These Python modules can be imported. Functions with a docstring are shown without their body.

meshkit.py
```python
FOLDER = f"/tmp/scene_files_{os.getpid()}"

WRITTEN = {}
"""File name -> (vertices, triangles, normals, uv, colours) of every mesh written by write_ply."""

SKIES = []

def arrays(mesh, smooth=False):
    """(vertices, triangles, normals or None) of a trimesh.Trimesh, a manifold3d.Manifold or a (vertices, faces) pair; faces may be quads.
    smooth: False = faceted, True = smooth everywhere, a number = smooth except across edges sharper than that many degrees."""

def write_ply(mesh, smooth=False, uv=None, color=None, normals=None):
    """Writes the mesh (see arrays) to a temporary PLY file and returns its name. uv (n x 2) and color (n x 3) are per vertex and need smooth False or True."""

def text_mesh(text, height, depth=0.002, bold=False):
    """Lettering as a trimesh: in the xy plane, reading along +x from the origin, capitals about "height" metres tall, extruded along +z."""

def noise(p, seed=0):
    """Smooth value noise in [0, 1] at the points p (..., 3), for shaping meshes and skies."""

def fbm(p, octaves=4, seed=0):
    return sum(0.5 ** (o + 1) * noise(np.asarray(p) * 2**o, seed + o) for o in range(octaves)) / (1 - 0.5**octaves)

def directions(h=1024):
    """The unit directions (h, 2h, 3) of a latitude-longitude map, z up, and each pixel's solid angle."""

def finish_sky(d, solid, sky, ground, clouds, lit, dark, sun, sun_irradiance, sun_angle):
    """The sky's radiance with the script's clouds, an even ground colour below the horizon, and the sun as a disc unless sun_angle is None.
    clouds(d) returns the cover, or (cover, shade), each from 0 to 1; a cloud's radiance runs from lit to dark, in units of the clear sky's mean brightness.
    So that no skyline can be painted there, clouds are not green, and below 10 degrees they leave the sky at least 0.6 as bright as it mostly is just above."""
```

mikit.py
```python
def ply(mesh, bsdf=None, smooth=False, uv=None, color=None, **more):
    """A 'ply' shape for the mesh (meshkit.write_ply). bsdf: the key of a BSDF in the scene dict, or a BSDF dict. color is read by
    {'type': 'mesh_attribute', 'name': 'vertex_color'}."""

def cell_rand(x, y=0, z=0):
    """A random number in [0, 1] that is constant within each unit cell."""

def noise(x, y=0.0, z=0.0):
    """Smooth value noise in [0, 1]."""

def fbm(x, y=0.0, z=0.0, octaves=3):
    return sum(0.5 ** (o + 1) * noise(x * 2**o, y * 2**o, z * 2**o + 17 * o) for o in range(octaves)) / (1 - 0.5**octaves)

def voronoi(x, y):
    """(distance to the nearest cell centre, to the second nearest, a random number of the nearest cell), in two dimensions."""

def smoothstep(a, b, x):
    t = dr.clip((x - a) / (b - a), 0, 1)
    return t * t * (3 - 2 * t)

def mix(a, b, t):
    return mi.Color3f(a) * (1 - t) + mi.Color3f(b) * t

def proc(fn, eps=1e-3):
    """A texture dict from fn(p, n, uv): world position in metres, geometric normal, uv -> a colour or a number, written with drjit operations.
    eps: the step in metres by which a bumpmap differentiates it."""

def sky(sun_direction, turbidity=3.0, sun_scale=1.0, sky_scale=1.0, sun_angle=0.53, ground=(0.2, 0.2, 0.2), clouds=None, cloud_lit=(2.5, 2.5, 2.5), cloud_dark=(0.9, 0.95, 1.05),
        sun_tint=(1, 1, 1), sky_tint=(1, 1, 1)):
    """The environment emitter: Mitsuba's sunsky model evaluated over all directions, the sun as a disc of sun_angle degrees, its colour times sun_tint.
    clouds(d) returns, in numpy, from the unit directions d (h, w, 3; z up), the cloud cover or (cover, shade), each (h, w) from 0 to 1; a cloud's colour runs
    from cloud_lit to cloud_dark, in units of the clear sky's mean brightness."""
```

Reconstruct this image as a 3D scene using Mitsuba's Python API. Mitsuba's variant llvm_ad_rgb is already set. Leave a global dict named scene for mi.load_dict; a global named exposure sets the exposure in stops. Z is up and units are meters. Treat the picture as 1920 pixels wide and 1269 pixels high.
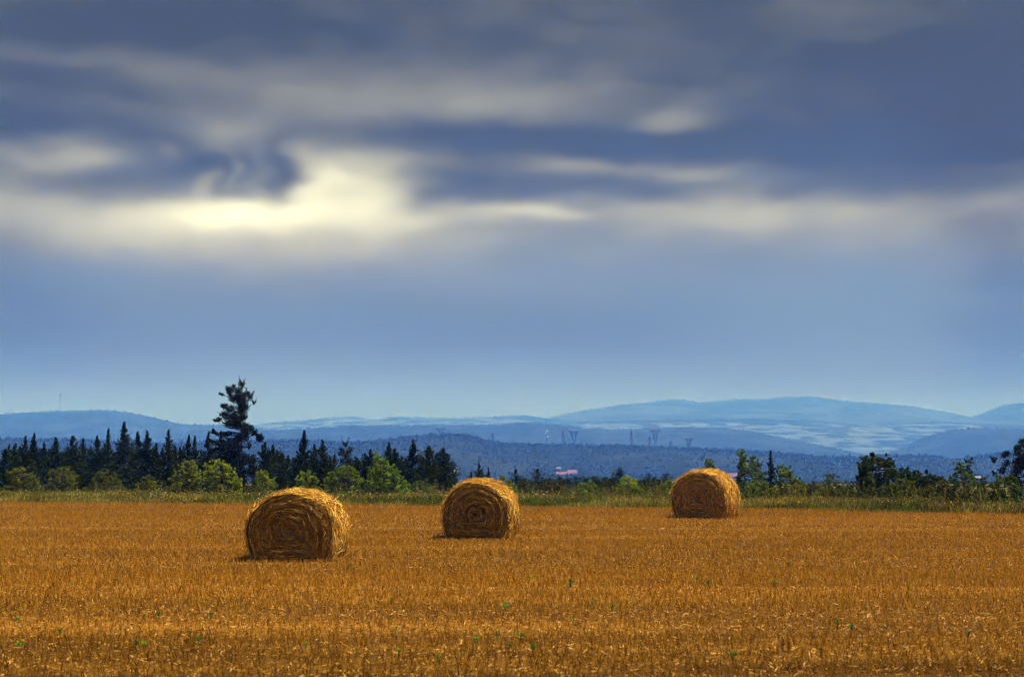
import math
import numpy as np
import trimesh
import mitsuba as mi
import drjit as dr
import mikit
import meshkit
from mikit import noise, fbm, smoothstep, mix

T = mi.ScalarTransform4f
scene, labels = {}, {}

# ------------------------------------------------------------------ camera, light, exposure
CAM_H = 2.5
FOCAL = 2637.6                       # pixels of a 1920-wide picture (40 degrees across)
PITCH = math.atan((825 - 634.5) / FOCAL)
scene['camera'] = {'type': 'thinlens', 'fov': 40.0, 'fov_axis': 'x', 'aperture_radius': 0.014, 'focus_distance': 46.0,
                   'near_clip': 0.1, 'far_clip': 60000.0,
                   'to_world': T().look_at(origin=[0, 0, CAM_H], target=[0, math.cos(PITCH), CAM_H + math.sin(PITCH)], up=[0, 0, 1]),
                   'medium': {'type': 'ref', 'id': 'air'}}
exposure = 1.3
SUN = (0.42, 0.05, 0.90)
CLOUD_UNIT = 4.87                    # brings the cloud tones below to picture brightness at this exposure
# ---- sky: a broken overcast. Cloud banks as (azimuth, elevation, half width, half height, brightness, cover) in degrees
BANKS = [
    (-18.06, 15.95, 10.86, 0.87, -0.11, 0.00),
    (0.87, 16.57, 6.52, 0.87, 0.05, 0.00),
    (17.67, 13.87, 7.82, 1.52, -0.15, 0.00),
    (11.57, 14.86, 8.69, 1.30, -0.02, 0.00),
    (-18.84, 13.87, 2.39, 0.56, -0.10, 0.00),
    (-18.84, 14.70, 4.78, 0.30, 0.07, 0.00),
    (-18.06, 12.05, 3.26, 0.52, -0.12, -0.10),
    (-11.99, 14.04, 4.78, 1.19, 0.04, 0.03),
    (-2.82, 13.72, 5.65, 0.70, 0.13, 0.04),
    (-5.20, 12.29, 4.34, 0.48, -0.12, -0.12),
    (0.87, 12.19, 5.65, 0.65, -0.13, -0.14),
    (8.41, 11.65, 5.65, 0.74, -0.10, -0.10),
    (15.67, 11.14, 5.43, 0.65, -0.07, -0.06),
    (17.67, 11.42, 3.91, 0.52, -0.06, -0.06),
    (6.49, 12.79, 0.91, 0.39, 0.20, 0.05),
    (-6.38, 10.88, 2.06, 1.04, 0.26, 0.15),
    (-6.49, 9.41, 2.61, 0.78, 0.24, 0.15),
    (-8.20, 10.52, 0.61, 0.98, 0.16, 0.10),
    (-11.15, 8.90, 1.85, 0.48, 0.22, 0.15),
    (-8.62, 8.11, 5.65, 1.09, 0.10, 0.20),
    (-13.43, 8.94, 3.48, 0.52, 0.14, 0.15),
    (0.65, 9.30, 1.85, 0.30, 0.22, 0.20),
    (-18.06, 8.70, 4.34, 0.83, 0.10, 0.15),
    (-11.15, 12.37, 1.52, 0.56, 0.16, 0.05),
    (-18.84, 10.65, 1.30, 0.65, 0.16, 0.08),
    (-16.67, 11.22, 1.19, 0.56, 0.16, 0.05),
    (-17.07, 9.86, 2.17, 0.52, -0.18, -0.03),
    (-12.61, 10.48, 2.39, 0.91, -0.13, 0.00),
    (-13.12, 11.17, 0.56, 0.43, -0.10, -0.10),
    (-11.36, 11.04, 0.56, 0.43, -0.08, -0.10),
    (-12.57, 10.21, 0.35, 0.48, 0.16, 0.10),
    (-13.54, 11.45, 0.39, 0.26, 0.14, 0.10),
    (-11.47, 10.83, 0.22, 0.56, 0.16, 0.10),
    (-9.43, 10.49, 0.39, 0.96, -0.20, 0.00),
    (-2.39, 10.52, 2.39, 0.78, -0.14, -0.10),
    (-1.74, 11.25, 2.61, 0.30, 0.10, 0.10),
    (2.71, 11.24, 1.30, 0.22, 0.15, 0.10),
    (5.41, 10.96, 2.39, 0.26, 0.12, 0.10),
    (7.56, 10.64, 0.98, 0.26, 0.15, 0.10),
    (4.77, 10.28, 2.82, 0.43, -0.10, -0.22),
    (14.46, 9.84, 2.82, 0.43, -0.10, -0.22),
    (8.41, 9.16, 3.69, 0.48, 0.10, 0.20),
    (14.05, 8.78, 5.43, 0.65, 0.07, 0.20),
    (19.62, 9.02, 2.39, 2.39, -0.12, 0.20),
    (19.62, 4.19, 2.17, 2.82, -0.10, 0.15),
    (13.84, 5.57, 4.78, 1.74, 0.04, -0.22),
    (-16.67, 6.73, 2.82, 0.87, 0.00, -0.25),
    (0.00, 7.24, 4.78, 0.98, 0.00, -0.15),
    (-20.00, 6.20, 2.61, 2.61, -0.08, 0.20),
    (-18.06, 3.61, 4.34, 1.52, -0.02, 0.15),
    (0.87, 4.44, 7.60, 0.87, -0.05, 0.08),
    (-3.47, 1.63, 7.60, 0.83, 0.10, -0.14),
    (-9.05, 7.89, 5.65, 0.98, 0.08, 0.20),
    (-16.07, 7.78, 3.26, 0.87, 0.05, 0.15),
]
EL_K = [-1, 0, 1.8, 2.3, 3.8, 4.9, 5.8, 6.6, 7.7, 9.2, 10.2, 11.4, 12.7, 14.2, 15.5, 17.5, 25, 45, 90]
V_K = [0.60, .60, .56, .48, .43, .46, .50, .56, .62, .62, .52, .46, .43, .43, .38, .34, .42, .50, .52]
C_K = [.30, .30, .34, .42, .52, .50, .50, .54, .70, .86, .88, .90, .93, .94, .95, .95, .95, .95, .95]


def clouds(d):
    az = np.degrees(np.arctan2(d[..., 0], d[..., 1]))
    el = np.degrees(np.arcsin(np.clip(d[..., 2], -1, 1)))
    ex, ey = az / 3.0, el / 0.9
    q = np.stack([ex, ey, np.zeros_like(ex)], -1)
    wx, wy = (meshkit.fbm(q, 4, 11) - .5) * 1.9, (meshkit.fbm(q * [1.3, 1, 1] + 31.7, 5, 12) - .5) * .9
    a, e = az + wx, el + wy
    v, c = np.interp(e, EL_K, V_K), np.interp(e, EL_K, C_K)
    for az0, el0, rx, ry, dv, dc in BANKS:
        u = ((a - az0) / rx) ** 2 + ((e - el0) / ry) ** 2
        w = np.exp(-0.5 * u ** 1.15)
        v, c = v + 1.2 * dv * w, c + dc * (.3 if el0 > 8 and dc < 0 else 1) * w
    high = np.clip((e - 5) / 4, 0, 1)
    n1 = meshkit.fbm(np.stack([a / 7, e / 1.5, np.full_like(a, 3.3)], -1), 5, 5) - .5
    n2 = meshkit.fbm(np.stack([a / 1.9, e / .75, np.full_like(a, 8.3)], -1), 4, 6) - .5
    v = v + .26 * n1 * (.35 + .65 * high) + .24 * n2 * high
    c = c + .30 * n1 * (1 - high) * 1.2
    far = np.clip((el - 17) / 8, 0, 1)
    n3 = meshkit.fbm(np.stack([az / 22, el / 6, np.full_like(a, 1.3)], -1), 4, 9) - .5
    v = v + far * .35 * n3
    lin = np.clip(v, 0.05, 1.25) ** 2.2
    return np.clip(c, 0, 1), np.clip(1 - (lin - .055) / (1.55 - .055), 0, 1)


LIT, DARK = CLOUD_UNIT * np.array([1.0, .975, .72]) * 1.6, CLOUD_UNIT * np.array([.072, .068, .022])

scene['sky'] = mikit.sky(SUN, turbidity=3, sun_scale=2.75, sun_angle=7.0, sun_tint=(1.0, .97, .95), sky_tint=(.60, .70, .82), ground=(.25, .16, .06),
                         clouds=clouds, cloud_lit=LIT.tolist(), cloud_dark=DARK.tolist())


# ------------------------------------------------------------------ helpers
def at(px, py, Y):
    """The world point seen at a pixel of the 1920-wide photograph, Y metres ahead."""
    x, y = (px - 960) / FOCAL, (634.5 - py) / FOCAL
    c, s = math.cos(PITCH), math.sin(PITCH)
    k = Y / (c - y * s)
    return np.array([x * k, Y, CAM_H + (s + y * c) * k])


def numbered(name):
    if name not in used:
        used.add(name)
        return name
    i = 1
    while f'{name}_{i:03d}' in used:
        i += 1
    used.add(f'{name}_{i:03d}')
    return f'{name}_{i:03d}'


used = set()


def thing(name, label, cat, group=None):
    k = numbered(name)
    labels[k] = {'label': label, 'category': cat}
    if group:
        labels[k]['group'] = group
    return k


def obj(name, mesh, bsdf, parent=None, smooth=False, color=None, **props):
    k = numbered(name if parent is None else parent + '__' + name)
    scene[k] = mikit.ply(mesh, bsdf, smooth=smooth, color=color)
    if props:
        labels[k] = dict(props)
    return k


def struct(name, mesh, bsdf, smooth=True, **more):
    return obj(name, mesh, bsdf, None, smooth, kind='structure', **more)


def quads(P, A, B):
    """Diamond leaves: centres, half long axes, half short axes (n x 3) -> vertices, faces."""
    n = len(P)
    v = np.stack([P - A, P + B, P + A, P - B], 1).reshape(-1, 3)
    i = np.arange(n)[:, None] * 4
    f = np.concatenate([i + [0, 1, 2], i + [0, 2, 3]], 1).reshape(-1, 3)
    return v, f


def smooth(a, b, x):
    t = np.clip((x - a) / (b - a), 0, 1)
    return t * t * (3 - 2 * t)


def unit(v):
    return v / (np.linalg.norm(v, axis=-1, keepdims=True) + 1e-12)


def rand_dir(r, n):
    return unit(r.normal(size=(n, 3)))


def tube(pts, rad, sides=6):
    p = np.asarray(pts, float)
    t = unit(np.gradient(p, axis=0))
    a = np.where(np.abs(t[:, 2:]) < .9, [0, 0, 1.], [1., 0, 0])
    a = unit(np.cross(t, a))
    b = np.cross(t, a)
    an = np.arange(sides) * 2 * np.pi / sides
    v = p[:, None] + np.broadcast_to(rad, (len(p),))[:, None, None] * (np.cos(an)[None, :, None] * a[:, None] + np.sin(an)[None, :, None] * b[:, None])
    i, j = np.meshgrid(np.arange(len(p) - 1), np.arange(sides), indexing='ij')
    q = np.stack([i * sides + j, i * sides + (j + 1) % sides, (i + 1) * sides + (j + 1) % sides, (i + 1) * sides + j], -1).reshape(-1, 4)
    return v.reshape(-1, 3), np.vstack([q[:, [0, 1, 2]], q[:, [0, 2, 3]]])


def join(parts):
    vs, fs, n = [], [], 0
    for v, f in parts:
        vs.append(np.asarray(v)); fs.append(np.asarray(f) + n); n += len(v)
    return np.vstack(vs), np.vstack(fs)


def grid_mesh(X, Y, Z):
    h, w = X.shape
    v = np.stack([X, Y, Z], -1).reshape(-1, 3)
    i, j = np.meshgrid(np.arange(h - 1), np.arange(w - 1), indexing='ij')
    a = i * w + j
    q = np.stack([a, a + 1, a + w + 1, a + w], -1).reshape(-1, 4)
    return v, np.vstack([q[:, [0, 1, 2]], q[:, [0, 2, 3]]])


def box(x0, x1, y0, y1, z0, z1):
    m = trimesh.creation.box((x1 - x0, y1 - y0, z1 - z0))
    m.apply_translation(((x0 + x1) / 2, (y0 + y1) / 2, (z0 + z1) / 2))
    return np.array(m.vertices), np.array(m.faces)


def bar(a, b, w):
    return tube([a, (np.asarray(a) + np.asarray(b)) / 2, b], w / 2, 4)


# ------------------------------------------------------------------ materials
def two(b):
    return {'type': 'twosided', 'bsdf': b}


VC = {'type': 'mesh_attribute', 'name': 'vertex_color'}
scene['straw'] = two({'type': 'principled', 'base_color': VC, 'roughness': .6, 'specular': .2})
scene['stubble_straw'] = {'type': 'principledthin', 'base_color': VC, 'roughness': .6, 'diff_trans': .7, 'eta': 1.3}
scene['needles'] = two({'type': 'diffuse', 'reflectance': VC})
scene['leaf'] = {'type': 'principledthin', 'base_color': VC, 'roughness': .5, 'diff_trans': .75}
scene['grass'] = {'type': 'principledthin', 'base_color': VC, 'roughness': .6, 'diff_trans': .6}
scene['forest_crowns'] = two({'type': 'diffuse', 'reflectance': VC})
scene['bark'] = two({'type': 'diffuse', 'reflectance': mikit.proc(lambda p, n, uv: mix((.05, .04, .03), (.11, .09, .07), fbm(p.x * 14, p.y * 14, p.z * 4)))})
scene['dark_bark'] = two({'type': 'diffuse', 'reflectance': mikit.proc(lambda p, n, uv: mix((.018, .015, .012), (.04, .034, .028), fbm(p.x * 14, p.y * 14, p.z * 4)))})
scene['steel'] = two({'type': 'principled', 'base_color': {'type': 'rgb', 'value': [.03, .03, .035]}, 'roughness': .6})
scene['white_paint'] = two({'type': 'diffuse', 'reflectance': {'type': 'rgb', 'value': [.6, .6, .6]}})
scene['wall_paint'] = two({'type': 'diffuse', 'reflectance': {'type': 'rgb', 'value': [.26, .23, .25]}})
scene['red_roof'] = two({'type': 'diffuse', 'reflectance': {'type': 'rgb', 'value': [.17, .09, .12]}})
scene['grey_roof'] = two({'type': 'diffuse', 'reflectance': {'type': 'rgb', 'value': [.18, .18, .19]}})


def soil(p, n, uv):
    pale_band = fbm(p.x * .12, p.y * .9, 0.0, 4)  # broad random bands of paler soil
    fine = fbm(p.x * 9, p.y * 9, 0.0, 3)
    specks = noise(p.x * 34, p.y * 60, 0.0)
    a = mix((.09, .046, .012), (.19, .098, .018), smoothstep(.35, .65, pale_band))
    a = mi.Color3f(a) * (.6 + .4 * smoothstep(15.5, 19.5, p.y + fbm(p.x * .4, p.y * .8, 0.0, 2) - .5))  # the same foreground shade painted into the soil colour near the camera
    return mix(a, mi.Color3f(a) * .5, smoothstep(.45, .8, fine)) * (.75 + .5 * specks)


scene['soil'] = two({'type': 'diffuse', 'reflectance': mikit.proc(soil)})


def meadow(p, n, uv):
    a = fbm(p.x * .35, p.y * .5, 0.0, 4)
    return mix((.05, .055, .018), (.13, .10, .04), smoothstep(.4, .65, a))


scene['meadow'] = two({'type': 'diffuse', 'reflectance': mikit.proc(meadow)})


def wooded(p, n, uv):
    a = fbm(p.x * .012, p.y * .006, p.z * .03, 4)
    return mix((.009, .015, .008), (.019, .027, .012), smoothstep(.40, .75, a))


def hazed_slope(p, n, uv):  # paler tone imitates haze in the surface colour of the far mountains
    return mix((.016, .028, .024), (.034, .050, .040), smoothstep(.35, .7, fbm(p.x * .004, p.y * .002, p.z * .02, 3)))


scene['far_slopes'] = two({'type': 'diffuse', 'reflectance': mikit.proc(hazed_slope)})
scene['wooded'] = two({'type': 'diffuse', 'reflectance': mikit.proc(wooded)})

# ------------------------------------------------------------------ terrain
EDGE_X = [-90, -60, -20, -6.6, .8, 6.6, 12, 17, 40, 90]
EDGE_Y = [60, 58, 55.3, 54, 52.5, 51.1, 49.3, 46.6, 40, 30]


def edge(x):
    return np.interp(x, EDGE_X, EDGE_Y)


def ground_z(x, y):
    t = np.maximum(0, y - 64)
    return np.maximum(-.031 * t, -58) + np.where(y > 64, 1, 0) * np.minimum(t / 400, 1) * 3 * (meshkit.fbm(np.stack([x / 160, y / 160, 0 * x], -1), 3, 3) - .5)


ys = np.concatenate([np.linspace(-600, -20, 12), np.linspace(-10, 44, 28), np.linspace(46, 130, 60), np.geomspace(134, 9400, 90)])
xs = np.sinh(np.linspace(-5.2, 5.2, 140)) / np.sinh(5.2) * 7500
X, Y = np.meshgrid(xs, ys)
struct('ground', grid_mesh(X, Y, ground_z(X, Y)), 'meadow')


def track(x, y):
    """Drill rows and wheel tracks run across the view; -1..1, low where the stubble is thin."""
    yy = y + .02 * x + 1.1 * (meshkit.noise(np.stack([x * .03, y * .02, 0 * x], -1), 4) - .5)
    n = meshkit.noise(np.stack([x * .012, yy * 1.25, 0 * x], -1), 21) * .6 + meshkit.noise(np.stack([x * .05, yy * 3.1, 0 * x + 5], -1), 22) * .4
    for y0, w, k in ((21.6, .20, .55), (18.3, .22, .55), (23.6, .16, .4), (39.5, .35, .4), (43.2, .3, .3), (32.5, .25, .3), (16.4, .2, .3)):
        n = n - k * np.exp(-.5 * ((yy - y0) / w) ** 2)
    return np.clip(2 * n - .9, -1, 1)


ys = np.concatenate([np.linspace(-30, 10, 12), np.linspace(11, 30, 150), np.linspace(30.4, 62, 90)])
xs = np.linspace(-60, 60, 220)
X, Y = np.meshgrid(xs, ys)
Y = np.minimum(Y, edge(X) + .3 * (meshkit.noise(np.stack([X * .8, 0 * X, 0 * X], -1), 2) - .5))
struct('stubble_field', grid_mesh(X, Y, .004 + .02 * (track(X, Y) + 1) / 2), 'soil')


def ridge_line(Yc, pts):
    pts = np.array(pts, float)
    w = np.array([at(px, py, Yc) for px, py in pts])
    return w[:, 0], w[:, 2]


class Ridge:
    def __init__(self, Yc, pts, base, front, back, rough, seed):
        self.x, self.z = ridge_line(Yc, pts)
        self.Yc, self.base, self.front, self.back, self.rough, self.seed = Yc, base, front, back, rough, seed

    def height(self, x, y):
        zc = np.interp(x, self.x, self.z)
        u = (y - self.Yc)
        k = np.where(u < 0, 1 + u / self.front, 1 - u / self.back)
        k = np.clip(k, 0, 1)
        k = np.where(u < 0, np.sin(k * np.pi / 2) ** 1.15, k ** 2 * (3 - 2 * k))
        n = meshkit.fbm(np.stack([x / (self.Yc * .05), y / (self.Yc * .06), 0 * x], -1), 5, self.seed) - .5
        return self.base + (zc - self.base) * k + self.rough * n * np.clip(-u / self.front * 3, 0, 1) * np.clip(k * 2, 0, 1)

    def mesh(self, nx=260, ny=70):
        x = np.linspace(-.62, .62, nx) * self.Yc
        y = self.Yc + np.concatenate([np.linspace(-self.front, 0, ny), np.linspace(0, self.back, 16)[1:]])
        X, Y = np.meshgrid(x, y)
        return grid_mesh(X, Y, self.height(X, Y))


FOREST = Ridge(1900, [(-900, 835), (-200, 828), (0, 826), (130, 828), (300, 836), (480, 830), (560, 829), (640, 834), (700, 831), (740, 826), (800, 820), (860, 819), (890, 821), (915, 831), (945, 835),
                      (1050, 838), (1150, 839), (1220, 842), (1300, 845), (1400, 848), (1450, 852), (1550, 861), (1600, 861), (1650, 857), (1700, 857), (1740, 858), (1775, 865), (1800, 866), (1830, 859),
                      (1880, 853), (1920, 849), (2300, 845), (2900, 850)], -60, 720, 420, 16, 31)
MIDDLE = Ridge(4100, [(-900, 815), (0, 828), (350, 822), (500, 808), (640, 800), (760, 798), (900, 798), (950, 796), (1010, 794), (1060, 798), (1090, 804), (1120, 807), (1180, 805), (1260, 803), (1340, 803),
                      (1400, 808), (1460, 822), (1510, 832), (1560, 846), (1610, 860), (1700, 880), (2900, 880)], -80, 1150, 700, 18, 32)
RIGHT = Ridge(3800, [(-900, 900), (1560, 900), (1640, 872), (1690, 848), (1720, 833), (1750, 816), (1780, 807), (1820, 803), (1870, 804), (1920, 806), (2050, 800), (2900, 810)], -80, 1050, 700, 18, 33)
FIELDS = Ridge(5600, [(-900, 800), (0, 812), (450, 812), (900, 806), (1060, 797), (1100, 791), (1170, 789), (1300, 787), (1410, 785), (1470, 788), (1560, 792), (1600, 797), (1640, 800), (1700, 795), (1740, 791),
                      (1800, 793), (1860, 797), (1920, 798), (2900, 790)], -80, 1400, 800, 20, 34)
PALE = Ridge(6600, [(-900, 800), (300, 806), (470, 797), (500, 793), (560, 788), (620, 783), (665, 781), (690, 786), (715, 785), (745, 781), (775, 783), (850, 784), (915, 782), (955, 779), (985, 778), (1015, 783),
                    (1090, 790), (1150, 795), (1400, 800), (2900, 800)], -80, 950, 700, 20, 35)
MOUND = Ridge(5000, [(-1200, 790), (-300, 786), (0, 779), (60, 774), (130, 771), (215, 770), (255, 776), (300, 786), (338, 796), (345, 795), (400, 797), (470, 799), (540, 812), (640, 830), (2900, 860)], -80, 1300, 900, 20, 36)
FAR = Ridge(7200, [(-1200, 800), (900, 795), (1020, 785), (1090, 770), (1170, 758), (1215, 755), (1250, 749), (1285, 749), (1310, 755), (1345, 752), (1380, 748), (1420, 749), (1465, 745), (1515, 743), (1555, 748),
                    (1610, 754), (1660, 757), (1710, 762), (1760, 770), (1830, 785), (2200, 790), (2900, 800)], -76, 680, 1400, 22, 37)
LOW = Ridge(6300, [(-1200, 830), (960, 815), (1060, 796), (1130, 786), (1200, 779), (1260, 774), (1330, 777), (1400, 771), (1470, 773), (1560, 779), (1650, 775), (1730, 784), (1800, 793), (1900, 800), (2900, 806)],
            -76, 600, 500, 20, 39)
PEAK = Ridge(6500, [(-1200, 850), (1690, 830), (1770, 792), (1810, 784), (1835, 779), (1860, 769), (1885, 759), (1905, 756), (1935, 754), (1990, 765), (2100, 780), (2900, 790)], -76, 1200, 1000, 24, 38)


def farmland(x0, x1, z0, z1, seed):
    """Woods with pale hay fields between x0..x1 and z0..z1 of the slope."""
    def fn(p, n, uv):
        a = fbm(p.x * .006, p.y * .003, p.z * .02 + seed, 4)
        woods = mix((.009, .015, .008), (.019, .027, .012), smoothstep(.40, .75, a))
        patches = smoothstep(.38, .58, fbm(p.x * .016 + seed, p.z * .15, p.y * .006, 4))
        m = smoothstep(x0 - 60, x0 + 60, p.x) * smoothstep(x1 + 60, x1 - 60, p.x) * smoothstep(z0 - 6, z0 + 6, p.z) * smoothstep(z1 + 6, z1 - 6, p.z)
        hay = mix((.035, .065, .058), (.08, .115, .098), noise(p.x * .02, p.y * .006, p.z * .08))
        return mix(woods, hay, patches * m)
    return fn


def band(r, pxa, pxb, pya, pyb):
    a, b = at(pxa, pyb, r.Yc * .93), at(pxb, pya, r.Yc * .97)
    return a[0], b[0], a[2], b[2]


scene['hay_slopes'] = two({'type': 'diffuse', 'reflectance': mikit.proc(farmland(*band(FIELDS, 1075, 1800, 794, 872), 1.0))})
scene['pale_slopes'] = two({'type': 'diffuse', 'reflectance': mikit.proc(farmland(*band(PALE, 380, 1000, 784, 835), 5.0))})
struct('forest_hill', FOREST.mesh(), 'wooded')
struct('middle_hill', MIDDLE.mesh(), 'wooded')
struct('right_hill', RIGHT.mesh(), 'wooded')
struct('farmland_hill', FIELDS.mesh(), 'hay_slopes')
struct('pale_hill', PALE.mesh(), 'pale_slopes')
struct('rounded_hill', MOUND.mesh(), 'wooded')
struct('far_mountains', FAR.mesh(), 'far_slopes')
struct('low_mountains', LOW.mesh(), 'far_slopes')
struct('right_mountain', PEAK.mesh(), 'far_slopes')
RIDGES = [FOREST, MIDDLE, RIGHT, FIELDS, PALE, MOUND]


def land(x, y):
    x, y = np.asarray(x, float), np.asarray(y, float)
    z = ground_z(x, y)
    for r in RIDGES:
        inside = (y > r.Yc - r.front) & (y < r.Yc + r.back)
        z = np.where(inside, np.maximum(z, r.height(x, y)), z)
    return z


def woods(r, n, hmin, hmax, seed, label, span=.46, depth=.85, crest=.25, plain=None):
    """A far-off wood over a hill's near slope and crest: spires and round crowns, one mesh."""
    g = np.random.default_rng(seed)
    y = r.Yc - r.front * depth * g.random(n) ** 1.1
    k = int(n * crest)
    y[:k] = r.Yc + g.normal(size=k) * r.front * .02
    x = (g.random(n) * 2 - 1) * span * r.Yc
    if plain:                                        # the wood also fills the valley floor in front of the hill
        x2, y2 = (g.random(plain) * 2 - 1), np.sqrt(g.random(plain)) * 1150 + 170
        x, y = np.concatenate([x, x2 * .44 * y2]), np.concatenate([y, y2])
        n += plain
    z = np.where(y > r.Yc - r.front, np.maximum(r.height(x, y), ground_z(x, y)), ground_z(x, y))
    ok = (z > ground_z(x, y) + 1) | (y < r.Yc - r.front * .6)
    x, y, z = x[ok], y[ok], z[ok]
    n = len(x)
    clump = meshkit.fbm(np.stack([x / 90, y / 140, 0 * x], -1), 3, seed)
    con = g.random(n) < np.where(clump > .5, .75, .4)
    h = hmin + (hmax - hmin) * g.random(n) ** 2.2 * np.where(con, 1, .6)
    h = np.where(np.abs(y - r.Yc) < r.front * .06, h, h * .62)
    h = np.where(g.random(n) < .03, h * 1.25, h) * np.clip(y / 1300, .35, .9)
    w = np.where(con, h * (.17 + .1 * g.random(n)), h * (.42 + .2 * g.random(n)))
    an = np.arange(5) * 2 * np.pi / 5
    prof = np.array([[.0, .8], [.28, 1.], [.62, .55], [1., .02]])
    round_ = np.array([[.0, .5], [.4, 1.], [.8, .75], [1., .15]])
    P = np.where(con[:, None, None], prof, round_)
    ph = g.random(n)[:, None, None] * 6.28
    jit = 1 + .5 * (g.random((n, 4, 5)) - .5)
    vx = x[:, None, None] + w[:, None, None] * P[:, :, 1:2] * np.cos(an + ph) * jit
    vy = y[:, None, None] + w[:, None, None] * P[:, :, 1:2] * np.sin(an + ph) * jit
    vz = z[:, None, None] - 1 + h[:, None, None] * (P[:, :, 0:1] + 0 * an) + h[:, None, None] * .06 * (g.random((n, 4, 5)) - .5)
    v = np.stack([vx, vy, vz], -1).reshape(-1, 3)
    i, j = np.meshgrid(np.arange(3), np.arange(5), indexing='ij')
    q = np.stack([i * 5 + j, i * 5 + (j + 1) % 5, (i + 1) * 5 + (j + 1) % 5, (i + 1) * 5 + j], -1).reshape(-1, 4)
    f = np.vstack([q[:, [0, 1, 2]], q[:, [0, 2, 3]]])
    f = (f[None] + (np.arange(n) * 20)[:, None, None]).reshape(-1, 3)
    tone = np.where(con[:, None], [.008, .015, .008], [.012, .019, .009]) * (.85 + .3 * g.random(n))[:, None]
    obj('forest', (v, f), 'forest_crowns', None, False, np.repeat(tone, 20, 0), label=label, category='forest', kind='stuff')


woods(FOREST, 16000, 4, 9.5, 51, 'dark blue mixed wood covering the nearest long hill behind the field', crest=.22, plain=9000)
woods(MIDDLE, 3500, 4, 9, 52, 'hazy blue wood on the middle hill behind the pylons', crest=.35)
woods(RIGHT, 1800, 4, 9, 53, 'hazy wood on the dark hill at the right edge', crest=.3)
woods(FIELDS, 2500, 4, 9, 54, 'scattered hazy trees on the hill with pale hay fields', crest=.5)
woods(MOUND, 1800, 4, 9, 55, 'hazy wood along the rounded hill at the left edge', crest=.5)


def hit(px, py, y0, y1):
    """Where the line of sight of that pixel meets the land between y0 and y1."""
    for y in np.linspace(y0, y1, 900):
        p = at(px, py, y)
        if p[2] <= land(p[0], y):
            return p
    return at(px, py, y1)


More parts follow.
